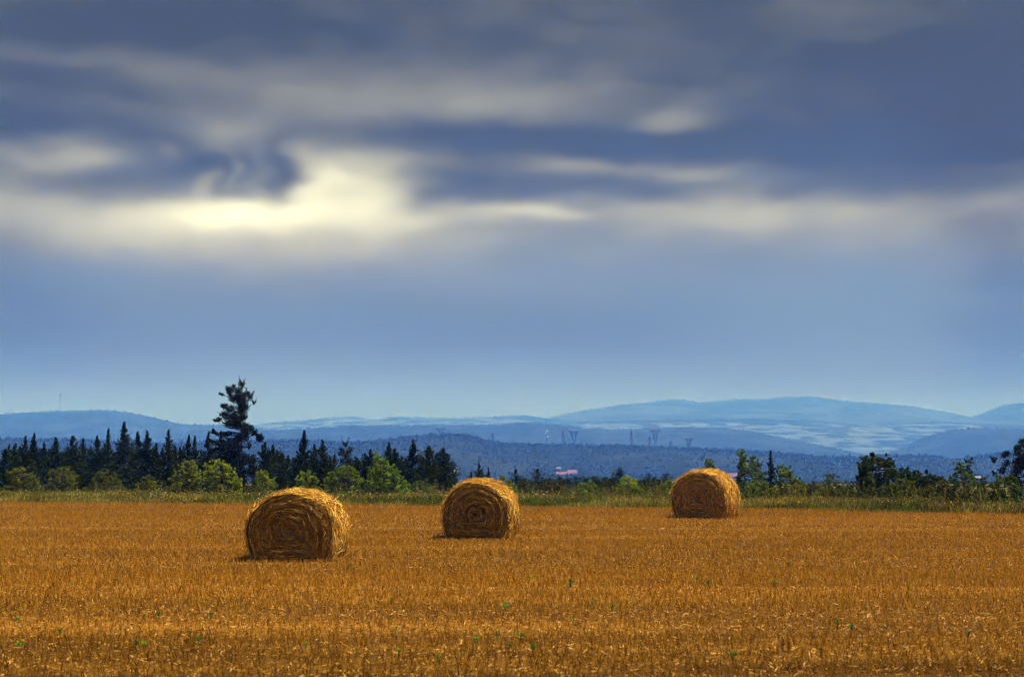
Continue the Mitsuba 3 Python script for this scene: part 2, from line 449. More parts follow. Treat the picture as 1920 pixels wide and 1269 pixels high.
# ------------------------------------------------------------------ round bales
def bale(px, py_base, yaw, a, b_up, zc, L, seed, label, tufts, core=.13, groove=.0):
    Yd = CAM_H * FOCAL / (py_base - 825)
    P0 = at(px, py_base, Yd)
    g = np.random.default_rng(seed)
    zl = 1.05
    cz = zc + .06
    ca, sa = math.cos(yaw), math.sin(yaw)

    def outline(ph):
        s = np.sin(ph)
        x = a * np.sign(np.cos(ph)) * np.abs(np.cos(ph)) ** .94
        z = np.where(s > 0, zc + b_up * np.abs(s) ** .97, np.maximum(zc - zl * np.abs(s), 0))
        w = 1 + .035 * (meshkit.noise(np.stack([np.cos(ph) * 2 + seed, np.sin(ph) * 2, 0 * ph], -1), seed) - .5)
        return x * w, z * w

    def world(v):
        x, y, z = v[..., 0], v[..., 1], v[..., 2]
        return np.stack([P0[0] + x * ca - y * sa, P0[1] + L / 2 * .9 + x * sa + y * ca, z], -1)

    def face(rho, ph, off, side=-1):
        ox, oz = outline(ph)
        bulge = .07 * (1 - rho ** 2) + .035 * np.sin(rho * 34 + ph * 1.0) * np.clip(rho * 4, 0, 1) * .6 - .20 * np.exp(-(rho / core) ** 2) - groove * np.exp(-((rho - .27) / .045) ** 2)
        rr = .16 * np.clip((rho - .86) / .14, 0, 1) ** 2
        return np.stack([rho * ox, side * (L / 2 + bulge + off - rr), cz + rho * (oz - cz)], -1)

    def barrel(t, ph, off):
        ox, oz = outline(ph)
        k = 1 + off / a
        e = np.abs(t) * 2
        k = k * (1 - .05 * np.clip((e - .8) / .2, 0, 1) ** 2)
        lump = .05 * (meshkit.fbm(np.stack([np.cos(ph) * 3, np.sin(ph) * 3, t * 4 + seed], -1), 3, seed) - .5)
        return np.stack([ox * (k + lump), t * L, np.maximum(cz + (oz - cz) * (k + lump), -.02)], -1)

    key = thing('straw_bale', label, 'straw bale', 'round straw bales on the stubble')
    # body: barrel and both coiled ends in one skin
    ph = np.linspace(0, 2 * np.pi, 121)[:-1]
    rings = [face(np.full_like(ph, r), ph, 0) for r in np.linspace(.01, .99, 34)]
    rings += [barrel(np.full_like(ph, t), ph, 0) for t in np.linspace(-.47, .47, 14)]
    rings += [face(np.full_like(ph, r), ph, 0, 1) for r in np.linspace(.99, .01, 8)]
    R = np.array(rings)
    nr, m = R.shape[:2]
    nz = meshkit.fbm(R * 9 + seed, 3, seed)
    R = R + (nz - .5)[..., None] * np.array([.05, .06, .05])
    i, j = np.meshgrid(np.arange(nr - 1), np.arange(m), indexing='ij')
    q = np.stack([i * m + j, i * m + (j + 1) % m, (i + 1) * m + (j + 1) % m, (i + 1) * m + j], -1).reshape(-1, 4)
    f = np.vstack([q[:, [0, 1, 2]], q[:, [0, 2, 3]]])
    v = world(R).reshape(-1, 3)
    tone = np.array([.20, .10, .017]) * (.45 + 1.0 * meshkit.noise(R * 22, 3).reshape(-1, 1))
    obj('straw_roll', (v, f), 'straw', key, True, tone)

    def ribbons(fn, n, wid):
        """fn(s) -> (n,3) local points of the strands at s in -1, 0, 1."""
        p = [world(fn(s)) for s in (-1., 0., 1.)]
        t = unit(p[2] - p[0])
        side = unit(np.cross(t, rand_dir(g, n))) * (wid / 2)[:, None]
        vv = np.stack([p[0] - side * .7, p[0] + side * .7, p[1] - side, p[1] + side, p[2] - side * .5, p[2] + side * .5], 1).reshape(-1, 3)
        k = np.arange(n)[:, None] * 6
        ff = np.concatenate([k + [0, 1, 3], k + [0, 3, 2], k + [2, 3, 5], k + [2, 5, 4]], 1).reshape(-1, 3)
        base = np.where(g.random(n)[:, None] < .12, [.68, .47, .13], [.43, .245, .032])
        c = base * (.26 + 1.75 * g.random(n) ** 2.1)[:, None]
        return vv, ff, np.repeat(c, 6, 0)

    # the coiled end: strands that follow the winding
    n = 9500
    rho0 = np.sqrt(g.random(n)) * .99
    ph0 = g.random(n) * 2 * np.pi
    ln = .07 + .20 * g.random(n) ** 1.5
    dph = ln / (np.maximum(rho0, .12) * a) * np.where(g.random(n) < .5, 1, -1) * .5
    drho = (g.random(n) - .5) * .16 * np.where(g.random(n) < .15, 2.4, .6)
    lift = g.random(n) ** 3 * .05
    curl = (g.random(n) - .5) * .04
    vv, ff, cc = ribbons(lambda s: face(np.clip(rho0 + drho * s * .5 + curl * abs(s), .0, 1.0), ph0 + dph * s, .004 + lift * (s + 1) / 2), n, .007 + .009 * g.random(n))
    obj('coiled_end', (vv, ff), 'straw', key, False, cc, kind='stuff')
    # the wound barrel
    n = 10500
    t0 = (g.random(n) - .5) * .99
    ph0 = g.random(n) * 2 * np.pi
    up = np.clip(np.sin(ph0), 0, 1)
    ln = .12 + .26 * g.random(n)
    dph = ln / a * .5 * np.where(g.random(n) < .5, 1, -1)
    dt = (g.random(n) - .5) * .30
    stick = np.where(g.random(n) < .10 + .18 * up, .02 + .10 * g.random(n) ** 2, .004 + .012 * g.random(n))
    vv, ff, cc = ribbons(lambda s: barrel(t0 + dt * s * .5, ph0 + dph * s, .005 + stick * ((s + 1) / 2) ** 1.5), n, .007 + .009 * g.random(n))
    obj('wound_straw', (vv, ff), 'straw', key, False, np.minimum(cc * 1.5, .9), kind='stuff')  # sunlit highlight painted in: barrel straw coloured brighter than the ends
    # tufts and fringe hanging loose over the top and the rims
    n = 900
    t0 = np.where(g.random(n) < .55, -.46 + .05 * g.normal(size=n), (g.random(n) - .5) * .95)
    t0 = np.clip(t0, -.5, .5)
    ph0 = np.where(g.random(n) < .75, np.pi / 2 + g.normal(size=n) * .75, g.random(n) * 2 * np.pi)
    for cph, ct, k in tufts:
        m = slice(int(k), int(k) + 110)
        ph0[m], t0[m] = cph + g.normal(size=110) * .09, ct + g.normal(size=110) * .09
    dph, dt = g.normal(size=n) * .09, g.normal(size=n) * .12
    stick = .02 + .12 * g.random(n) ** 1.7
    vv, ff, cc = ribbons(lambda s: barrel(np.clip(t0 + dt * s * .5, -.56, .52), ph0 + dph * s, .01 + stick * (s + 1) / 2), n, .006 + .008 * g.random(n))
    obj('loose_straw', (vv, ff), 'straw', key, False, np.minimum(cc * 1.6, .92), kind='stuff')  # loose straw colour raised as well, imitating sun on top
    return key, P0


B1 = bale(551, 1051, math.radians(-7), .955, .83, .60, 1.25, 71, 'largest round straw bale, nearest to the camera and leftmost of three', [(1.2, .2, 0), (1.5, -.1, 200)], .17, .03)
B2 = bale(902, 1010, math.radians(-13), .885, .87, .58, 1.25, 72, 'middle-sized round straw bale between the other two, with dark hollow core', [(1.1, .25, 0), (1.6, -.2, 200), (1.35, .0, 400)], .08, .16)
B3 = bale(1329, 972, math.radians(-29), .93, .92, .60, 1.35, 73, 'smallest and farthest round straw bale, right of centre near the weeds', [(1.25, .3, 0), (1.5, .15, 150), (1.35, .0, 300), (1.7, -.1, 500)])

# ------------------------------------------------------------------ stubble, litter, seedlings
g = np.random.default_rng(5)


def scatter_field(n, power):
    y = 12.6 + (57 - 12.6) * g.random(n) ** power
    x = (g.random(n) * 2 - 1) * (.385 * y + .8)
    ok = (y < edge(x) + .15)
    for (k, P0) in (B1, B2, B3):
        ok &= ~((np.abs(x - P0[0] - .15) < .62) & (y > P0[1] + .25) & (y < P0[1] + 1.0))
    return x[ok], y[ok]


x, y = scatter_field(430000, .80)
row = .17
y = np.where(g.random(len(y)) < .8, np.round(y / row) * row + g.normal(size=len(y)) * .022, y)
tr = track(x, y)
keep = g.random(len(x)) < np.clip(.70 + .38 * tr, .15, 1) * (.55 + .45 * smooth(15.5, 19.5, y))  # stems also thinned near the camera, adding to the painted foreground shade
x, y, tr = x[keep], y[keep], tr[keep]
n = len(x)
h = (.06 + .065 * g.random(n)) * (1 + .35 * tr)
lean = g.normal(size=(n, 2)) * .28
A = np.stack([lean[:, 0] * h, lean[:, 1] * h, h], -1)
an = g.random(n) * np.pi
W = np.stack([np.cos(an), np.sin(an), 0 * an], -1) * (.0045 + .003 * g.random(n))[:, None]
base = np.stack([x, y, 0 * x + .004], -1)
v = np.stack([base - W, base + W, base + A + W * .7, base + A - W * .7], 1).reshape(-1, 3)
i = np.arange(n)[:, None] * 4
f = np.concatenate([i + [0, 1, 2], i + [0, 2, 3]], 1).reshape(-1, 3)
near_shade = 1 - smooth(15.5, 19.5, y + 1.2 * (meshkit.noise(np.stack([x * .4, y * .8, 0 * x], -1), 77) - .5))   # foreground shade painted into the straw colour, deepening towards the camera
c = np.where(g.random(n)[:, None] < .12, [.52, .33, .075], [.47, .24, .022]) * (1 - .38 * near_shade)[:, None] * (.55 + .5 * g.random(n))[:, None]
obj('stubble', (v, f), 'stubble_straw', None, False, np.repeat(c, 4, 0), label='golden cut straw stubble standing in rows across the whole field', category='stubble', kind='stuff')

x, y = scatter_field(110000, .80)
n = len(x)
an = g.normal(size=n) * .9 + np.where(g.random(n) < .5, 0, np.pi / 2)
ln = .02 + .055 * g.random(n) ** 2
A = np.stack([np.cos(an), np.sin(an), g.normal(size=n) * .35], -1) * ln[:, None]
Bv = np.stack([-np.sin(an), np.cos(an), g.normal(size=n) * .6], -1) * (.004 + .004 * g.random(n))[:, None]
P = np.stack([x, y, .02 + .04 * g.random(n)], -1)
c = np.where(g.random(n)[:, None] < .2, [.40, .26, .07], [.36, .185, .026]) * (.4 + .8 * g.random(n))[:, None]
obj('straw_litter', quads(P, A, Bv), 'straw', None, False, np.repeat(c, 4, 0), label='loose broken straw strewn between the stubble rows', category='straw', kind='stuff')

SEEDLINGS = [(34, 1167, 1), (36, 1218, 1), (271, 1162, 0), (297, 1157, 0), (394, 1159, 0), (255, 1211, 0), (269, 1216, 1), (355, 1194, 0), (373, 1209, 0), (113, 1190, 0), (219, 1093, 0), (999, 1087, 1), (1070, 1098, 0),
             (1134, 1101, 1), (1193, 1091, 1), (946, 1144, 1), (1148, 1146, 0), (1075, 1169, 1), (1110, 1135, 1), (932, 1197, 0), (976, 1200, 0), (894, 1206, 1), (954, 1221, 0), (998, 1223, 0), (748, 1228, 1), (821, 1238, 1),
             (742, 1185, 1), (653, 1066, 0), (1305, 1090, 1), (1330, 1100, 0), (1455, 1097, 1), (1570, 1175, 0), (1597, 1183, 0), (1815, 1195, 0), (573, 1214, 1), (1375, 1236, 0), (1705, 1104, 1), (1480, 1062, 0)]
for (px, py, bright) in SEEDLINGS:
    Yd = CAM_H * FOCAL / (py + 3 - 825)
    p = at(px, py + 3, Yd)
    n = 9
    d = rand_dir(g, n)
    d[:, 2] = np.abs(d[:, 2]) * .8 + .3
    d = unit(d)
    size = .022 + .026 * g.random() ** 1.5
    pos = np.array([p[0], p[1], .05]) + d * size * .9 * (.5 + g.random(n))[:, None] + [0, 0, .06]
    vv, ff = quads(pos, d * size * .75, unit(np.cross(d, rand_dir(g, n))) * size * .42)
    st = [tube([[p[0], p[1], 0], [p[0], p[1], .05], pos[k]], .004, 4) for k in range(0, n, 3)]
    col = np.array([.17, .36, .04] if bright else [.055, .17, .03])
    v2, f2 = join([(vv, ff)] + st)
    cl = np.repeat(col[None], len(v2), 0) * (.7 + .6 * g.random((len(v2), 1)))
    k = obj('seedling', (v2, f2), 'leaf', None, False, cl)
    labels[k] = {'label': 'tiny bright green seedling sprouting among the stubble' if bright else 'tiny dark green seedling sprouting among the stubble', 'category': 'seedling',
                 'group': 'bright green seedlings in the stubble' if bright else 'dark green seedlings in the stubble'}

# ------------------------------------------------------------------ weedy field margin
n = 110000
ye = g.random(n) ** 1.1 * 8
x = (g.random(n) * 2 - 1) * 29
y = edge(x) - .15 + ye
patch = meshkit.fbm(np.stack([x * .25, y * .35, 0 * x], -1), 4, 61)
patch2 = meshkit.fbm(np.stack([x * .45, y * .5, 0 * x + 9], -1), 3, 62)
patch3 = meshkit.fbm(np.stack([x * .9, y * .8, 0 * x + 4], -1), 2, 63)
h = (.09 + .17 * g.random(n)) * (.55 + .9 * patch) * np.clip(.45 + ye / 2.2, 0, 1.25) * (1 + .35 * np.clip(x / 15, 0, 1))
A = np.stack([g.normal(size=n) * .22, g.normal(size=n) * .22, 1 + 0 * x], -1) * h[:, None] / 2
an = g.random(n) * np.pi
Bv = np.stack([np.cos(an), np.sin(an), .3 * g.normal(size=n)], -1) * (.010 + .014 * g.random(n))[:, None]
P = np.stack([x, y, ground_z(x, y)], -1) + A
greens, tans, rust = np.array([.13, .18, .020]), np.array([.40, .33, .06]), np.array([.18, .105, .035])
w = np.clip((patch2 - .38) * 4, 0, 1) * np.clip(.35 + .8 * g.random(n), 0, 1)
c = greens * (1 - w)[:, None] + tans * w[:, None]
c = np.where((g.random(n) < .10 + .25 * np.clip(x / 17, 0, 1))[:, None], rust, c) * ((.45 + .7 * g.random(n)) * np.clip(.3 + 1.3 * patch3, .4, 1.3))[:, None]
obj('meadow_grass', quads(P, A, Bv), 'grass', None, False, np.repeat(c, 4, 0), label='strip of rough green and straw coloured grass between field and trees', category='grass', kind='stuff')
# tall weeds, thicker towards the trees and to the right
k = 1500
x = np.concatenate([(g.random(k // 2) * 2 - 1) * 25, 2 + 20 * g.random(k - k // 2)])
y = edge(x) + 3.5 + 6.5 * g.random(k)
hw = (.30 + .45 * g.random(k) ** 1.6) * (.55 + .8 * meshkit.fbm(np.stack([x * .3, y * .3, 0 * x], -1), 3, 64)) * (1 + .25 * smooth(0, 14, x))
per = 34
t = g.random((k, per))
ln_ = g.normal(size=(k, 1, 2)) * .12
cen = np.stack([x, y, ground_z(x, y)], -1)[:, None] + np.concatenate([ln_ * t[..., None], t[..., None]], -1) * hw[:, None, None] + g.normal(size=(k, per, 3)) * [.055, .055, .02] * (1.15 - t[..., None])
d = unit(g.normal(size=(k, per, 3)) + [0, 0, .5])
cw = np.array([[.075, .11, .018], [.11, .14, .02], [.17, .115, .035], [.24, .19, .05]])[g.choice(4, k, p=[.4, .25, .2, .15])][:, None] * (.6 + .7 * g.random((k, per, 1)))
P, A = cen.reshape(-1, 3), (d * (.035 + .03 * g.random((k, per, 1)))).reshape(-1, 3)
Bv = unit(np.cross(A, rand_dir(g, k * per))) * .016
obj('tall_weeds', quads(P, A, Bv), 'grass', None, False, np.repeat(cw.reshape(-1, 3), 4, 0), label='rough band of tall green and brown weeds at the foot of the trees', category='weeds', kind='stuff')
# seed heads and small flowers over the grass
n = 7000
x = (g.random(n) * 2 - 1) * 27
y = edge(x) + .6 + 8 * g.random(n)
P = np.stack([x, y, ground_z(x, y) + .14 + .24 * g.random(n) ** 1.5], -1)
d = rand_dir(g, n)
c = np.array([[.50, .42, .16], [.62, .50, .06], [.42, .22, .12], [.75, .72, .6]])[g.choice(4, n, p=[.45, .2, .27, .08])] * (.6 + .5 * g.random(n))[:, None]
obj('seed_heads', quads(P, d * (.02 + .035 * g.random(n))[:, None], rand_dir(g, n) * .018), 'grass', None, False, np.repeat(c, 4, 0),
    label='pale seed heads and small yellow flowers above the margin grass', category='weeds', kind='stuff')


# ------------------------------------------------------------------ trees
def spruce(px, py, Yd, half, seed, label, group, tone=(.020, .036, .014), dens=1.0, open_=0.0, skew=0.0, parts=True, name='spruce_tree', cat='tree'):
    g = np.random.default_rng(seed)
    tip = at(px, py, Yd)
    z0 = float(ground_z(np.array(tip[0]), np.array(Yd)))
    H = tip[2] - z0
    r0 = half * 1.5 / FOCAL * Yd
    key = thing(name, label, cat, group)
    sway = g.normal(size=2) * .02
    ex = g.uniform(.62, 1.0)

    def axis(t):
        return np.stack([tip[0] + (sway[0] * np.sin(t * 3) - skew * (1 - t) ** 2) * H * .5, Yd + sway[1] * np.sin(t * 3) * H * .5 + 0 * t, z0 + t * H], -1)
    tt = np.linspace(0, 1, 10)
    obj('trunk', tube(axis(tt), .07 * (H / 4) * (1 - tt) ** .8 + .008, 6), 'bark', key)
    nb = int(210 * dens * (H / 4) ** .5)
    t = np.clip(g.random(nb) ** .85 * .97 + .015, 0, .985)
    ph = g.random(nb) * 2 * np.pi
    gap = np.where(g.random(nb) < .18 + open_, .55, 1.)
    L = r0 * ((1 - t) ** (ex + .2 * t) * (.55 + .62 * g.random(nb)) * gap + .02) * np.where(t < .12, .8, 1)
    L = np.maximum(L, .05)
    el = np.radians(-8 + 62 * t ** 1.5 + g.normal(size=nb) * 8)
    D = np.stack([np.cos(ph) * np.cos(el), np.sin(ph) * np.cos(el), np.sin(el)], -1)
    per = np.maximum(6, (46 * dens * (L / r0 + .12)).astype(int))
    idx = np.repeat(np.arange(nb), per)
    s = g.random(len(idx)) ** .8
    up = .22 * s ** 2
    P = axis(t)[idx] + D[idx] * (L[idx] * s)[:, None] + np.stack([0 * s, 0 * s, up * L[idx]], -1) + g.normal(size=(len(idx), 3)) * (L[idx] * .055)[:, None]
    sd = unit(np.cross(D[idx], [0, 0, 1.]))
    dirs = unit(D[idx] * .8 + sd * g.normal(size=(len(idx), 1)) * .6 + [0, 0, .18] + g.normal(size=(len(idx), 3)) * .22)
    ln = (.055 + .06 * g.random(len(idx))) * (H / 4) ** .5
    Bv = unit(np.cross(dirs, rand_dir(g, len(idx)))) * (ln * .30)[:, None]
    lead = np.linspace(.93, 1.0, 10)
    c = np.array(tone) * [1, 1, .35] * (.55 + .9 * g.random(nb))[idx][:, None] * (.8 + .4 * g.random(len(idx)))[:, None]
    dl = unit(rand_dir(g, 10) * .5 + [0, 0, 1])
    P2, A2 = axis(lead), dl * .06
    v, f = quads(np.vstack([P, P2]), np.vstack([dirs * ln[:, None], A2]), np.vstack([Bv, unit(np.cross(dl, rand_dir(g, 10))) * .012]))
    obj('crown', (v, f), 'needles', key, False, np.repeat(np.vstack([c, np.repeat(np.array([tone]), 10, 0)]), 4, 0))
    return key


def clump_tree(name, cat, label, group, Yd, trunk_px, clumps, seed, tone, bsdf, leaf=(.10, .045), dens=1.0, up=.3, bark='bark', thick=.05, tone2=None, stem_from=.35, stretch=0.0, windx=0.0):
    """A tree from its limbs: each clump (px, py, rx, ry, tilt degrees) is a spray of foliage in space at the end of a limb."""
    g = np.random.default_rng(seed)
    m = Yd / FOCAL
    tp = np.array([at(a, b, Yd) for a, b in trunk_px])
    tp[0, 2] = ground_z(tp[0, 0], np.array(Yd)) - .05
    key = thing(name, label, cat, group)
    # resample the trunk
    s = np.linspace(0, 1, 14)
    k = np.linspace(0, 1, len(tp))
    line = np.stack([np.interp(s, k, tp[:, j]) for j in range(3)], -1)
    stems = [tube(line, thick * (1 - s * .9), 6)]
    Ps, As, Bs, Cs = [], [], [], []
    width = max(abs(c[0] - np.interp(c[1], [p[1] for p in trunk_px][::-1], [p[0] for p in trunk_px][::-1])) for c in clumps) * m + .2
    for (cx, cy, rx, ry, tilt) in clumps:
        C = at(cx, cy, Yd)
        j = np.argmin(np.abs(line[:, 2] - (C[2] - .25 * abs(C[0] - np.interp(C[2], line[:, 2], line[:, 0])))))
        off = abs(C[0] - line[j, 0])
        C[1] += g.uniform(-1, 1) * math.sqrt(max(width ** 2 - off ** 2, .02)) * .75
        RX, RY, RD = rx * m, ry * m, max(rx, ry) * m * .8
        mid = (line[j] + C) / 2 - [0, 0, .12 * np.linalg.norm(C - line[j])]
        stems.append(tube([line[j], mid, C], [thick * .35, thick * .22, thick * .06], 5))
        n = int(dens * max(60, RX * RY / (leaf[0] * leaf[1]) * 12))
        q = rand_dir(g, n) * (g.random((n, 1)) ** .45)
        q = q * [RX, RD, RY]
        th = math.radians(tilt)
        qx, qz = q[:, 0] * math.cos(th) - q[:, 2] * math.sin(th), q[:, 0] * math.sin(th) + q[:, 2] * math.cos(th)
        q = np.stack([qx, q[:, 1], qz + up * RY * (qx / max(RX, .01)) ** 2], -1)
        # twiglets: gather the leaves a little
        tw = rand_dir(g, max(5, n // 14)) * [RX, RD, RY] * .8
        q = q * .75 + tw[g.integers(len(tw), size=n)] * .35
        d = unit(q / [RX + .01, RD + .01, RY + .01] + rand_dir(g, n) * .8 + [windx, 0, .3])
        sz = .6 + .8 * g.random(n)
        Ps.append(C + q); As.append(d * (leaf[0] / 2 * sz)[:, None]); Bs.append(unit(np.cross(d, rand_dir(g, n))) * (leaf[1] / 2 * sz)[:, None])
        t2 = np.array(tone if tone2 is None or g.random() > .3 else tone2)
        Cs.append(t2 * [1, 1, .6] * (.65 + .6 * g.random()) * (.7 + .6 * g.random((n, 1))))
    v, f = quads(np.vstack(Ps), np.vstack(As), np.vstack(Bs))
    obj('trunk', join(stems), bark, key)
    obj('crown', (v, f), bsdf, key, False, np.repeat(np.vstack(Cs), 4, 0))
    return key


def bush(rows, Yd, seed, label, group, tone, tone2=None, leaf=(.085, .05), r=7.0, dens=1.0, fill=1.0, name='leafy_bush', cat='bush', thick=.022, windx=0.0, stems=1):
    """rows: (py, px_left, px_right) of the outline from the top down; foliage sprays fill it in depth as well."""
    g = np.random.default_rng(seed + 900)
    rows = np.array(rows, float)
    top, bot = rows[0, 0], rows[-1, 0]
    area = np.trapezoid(rows[:, 2] - rows[:, 1], rows[:, 0])
    rag = np.interp(np.arange(400) / 400., np.linspace(0, 1, 9), 1 + .26 * g.normal(size=9))
    n = max(10, int(fill * area / (r * r) * 1.15))
    cl = []
    w = rows[:, 2] - rows[:, 1]
    cdf = np.concatenate([[0], np.cumsum((w[1:] + w[:-1]) / 2 * np.diff(rows[:, 0]))])
    for i in range(n):
        py = np.interp((i + g.random()) / n * cdf[-1], cdf, rows[:, 0])
        a, b = np.interp(py, rows[:, 0], rows[:, 1]), np.interp(py, rows[:, 0], rows[:, 2])
        f = (py - top) / (bot - top)
        m_ = .5 * (a + b) + .16 * (b - a) * (rag[int(f * 399)] - 1)
        a, b = m_ - (b - a) / 2 * rag[int(f * 399)], m_ + (b - a) / 2 * rag[int((1 - f) * 399)]
        u = np.clip((a + b) / 2 + (b - a) / 2 * math.copysign(abs(g.uniform(-1, 1)) ** .7, g.uniform(-1, 1)), a + r * .5, max(b - r * .5, a + r * .5))
        rr = r * (.55 + .7 * g.random())
        cl.append((u, py + rr * .3, rr, rr * .72, g.normal() * 25))
    cl.append(((rows[0, 1] + rows[0, 2]) / 2, top + r * .5, r * .45, r * .6, 60))
    for i in range(int(7 + n * .45)):                # young shoots that stand out of the outline
        py = np.interp(g.random() ** 1.3 * cdf[-1], cdf, rows[:, 0])
        sd = g.integers(2)
        ed = np.interp(py, rows[:, 0], rows[:, 1 + sd]) + g.normal() * r * .25
        cl.append((ed, py - r * .8 * g.random(), r * (.3 + .3 * g.random()), r * .2, (120 if sd == 0 else 60) + g.normal() * 22))
    bx = (rows[-1, 1] + rows[-1, 2]) / 2
    tx = (rows[0, 1] + rows[0, 2]) / 2
    pts = [(bx, bot + 6), (bx * .7 + tx * .3, bot * .6 + top * .4), (tx, top + 2)]
    return clump_tree(name, cat, label, group, Yd, pts, cl, seed, tone, 'leaf', leaf, dens * .8, .1, thick=thick, tone2=tone2, windx=windx)


DARK_SPRUCES = 'dark spruces in the row behind the bushes'
SP = [  # tip px, tip py, distance, half width px, openness, label
    (10, 841, 84, 26, 0, 'dark spruce at the extreme left edge of the picture, cut by the frame'),
    (29, 831, 88, 24, 0, 'dark spruce second from the left edge, slightly taller than its left neighbour'),
    (48, 817, 82, 25, 0, 'dark pointed spruce rising above the leftmost green bush'),
    (65, 812, 90, 24, 0, 'dark spruce with paired tip just right of the leftmost bush top'),
    (83, 830, 94, 20, .1, 'low ragged spruce filling the gap left of the second green bush'),
    (104, 820, 84, 26, 0, 'broad dark spruce standing right behind the second green bush'),
    (137, 817, 86, 26, .1, 'dark spruce with double blunt top right of the second bush'),
    (156, 821, 90, 24, .1, 'shorter dark spruce with feathery top left of the third bush'),
    (182, 816, 85, 26, 0, 'dark spruce behind the left side of the third green bush'),
    (204, 804, 81, 20, .15, 'slim tall dark spruce with knobby top above the third green bush'),
    (233, 791, 83, 34, 0, 'tallest spruce of the left row, broad with a long bare leader'),
    (258, 808, 88, 22, 0, 'slender spruce just right of the tallest spruce of the row'),
    (276, 807, 84, 24, 0, 'pointed spruce behind the small sparse green bush'),
    (293, 831, 92, 20, 0, 'short spruce tucked left of the ragged wide-armed spruce'),
    (316, 805, 82, 27, .25, 'ragged dark spruce with stubby side arms near its top'),
    (338, 838, 95, 20, .3, 'small gappy spruce right of the ragged wide-armed spruce'),
    (355, 815, 85, 25, 0, 'spruce rising behind the tall green bush with reddish base'),
    (366, 817, 91, 20, 0, 'thin spruce touching the right shoulder of its taller neighbour'),
    (391, 808, 84, 24, 0, 'pointed spruce immediately left of the big wind-torn pine'),
    (414, 808, 92, 22, .1, 'spruce half hidden behind the left limbs of the big pine'),
    (496, 829, 84, 25, 0, 'greenish spruce immediately right of the big wind-torn pine'),
    (512, 833, 88, 22, 0, 'second spruce right of the big pine, with a fine tip'),
    (528, 848, 83, 24, 0, 'shorter sloping spruce above the left end of the nearest bale'),
    (551, 856, 110, 18, .2, 'pale hazy little spruce above the nearest bale'),
    (571, 807, 82, 25, 0, 'tall spruce with a very long thin leader above the nearest bale'),
    (590, 833, 87, 24, 0, 'spruce filling the space between two tall neighbours above the nearest bale'),
    (604, 824, 82, 28, .05, 'broad bushy spruce with several upright tips above the nearest bale'),
    (619, 856, 90, 22, .1, 'low spruce sloping down left of the wind-bent small pine'),
    (672, 865, 92, 20, .15, 'small bluish spruce right of the wind-bent small pine'),
    (694, 843, 85, 20, .05, 'slim spruce left of the peaked bright green bush'),
    (729, 828, 86, 24, 0, 'dark spruce rising behind the peaked bright green bush'),
    (740, 841, 83, 26, .1, 'dark spruce at the right shoulder of the peaked green bush'),
    (775, 825, 84, 24, .25, 'thin wispy spruce leaning left with a curved leader'),
    (762, 867, 90, 22, .2, 'low feathery spruce at the foot of the wispy leaning one'),
    (804, 837, 80, 30, 0, 'broad dark spruce second from the right of the row by the middle bale'),
    (831, 839, 81, 24, 0, 'dark spruce at the right end of the row, beside the middle bale'),
    (850, 882, 95, 14, .2, 'tiny spruce peeping out left of the middle bale'),
    (883, 885, 74, 16, .3, 'short stubby conifer behind the left of the middle bale top'),
    (898, 869, 72, 15, .2, 'dark twin-topped conifer directly above the middle bale'),
    (916, 877, 78, 13, .25, 'thin bare-topped conifer above the middle bale, right of the twin top'),
    (967, 880, 84, 24, .2, 'brownish feathery spruce just right of the middle bale'),
    (1006, 884, 78, 30, .15, 'round-shouldered bushy conifer right of the middle bale'),
    (1080, 898, 90, 22, .1, 'dark short conifer behind the low green bush between the bales'),
    (1161, 881, 74, 22, .3, 'dark knobbly conifer left of the yellow-green bush between the bales'),
    (1217, 889, 105, 17, 0, 'left one of two smooth dark spruces midway to the far bale'),
    (1226, 897, 108, 14, 0, 'thin right one of two smooth dark spruces midway to the far bale'),
    (1249, 891, 105, 17, 0, 'smooth dark spruce left of the far bale behind a green bush'),
    (1445, 845, 72, 13, -.1, 'narrow column-like dark spruce standing alone right of the far bale'),
    (1498, 895, 80, 15, .3, 'dark ragged little conifer right of the leaning poplar clump'),
    (1516, 906, 95, 12, .1, 'small dark spruce right of the ragged little conifer'),
    (1525, 903, 100, 12, .1, 'slim hazy spruce between the poplar clump and slender birch'),
]
for i, (px, py, Yd, half, op, lab) in enumerate(SP):
    tone = [(.016, .029, .012), (.020, .036, .013), (.024, .036, .014), (.015, .026, .011)][i % 4]
    if 1000 < px < 1300 or px > 1500:
        tone = (.026, .040, .028)
    if 1000 < px < 1300:
        tone, half, py = (.019, .031, .018), half * 1.3, py - 3
    spruce(px, py, Yd, half, 300 + i, lab, DARK_SPRUCES, tone, 1.15 if px < 860 else .9, max(op, 0), .05 if px == 775 else 0, name='spruce_tree')
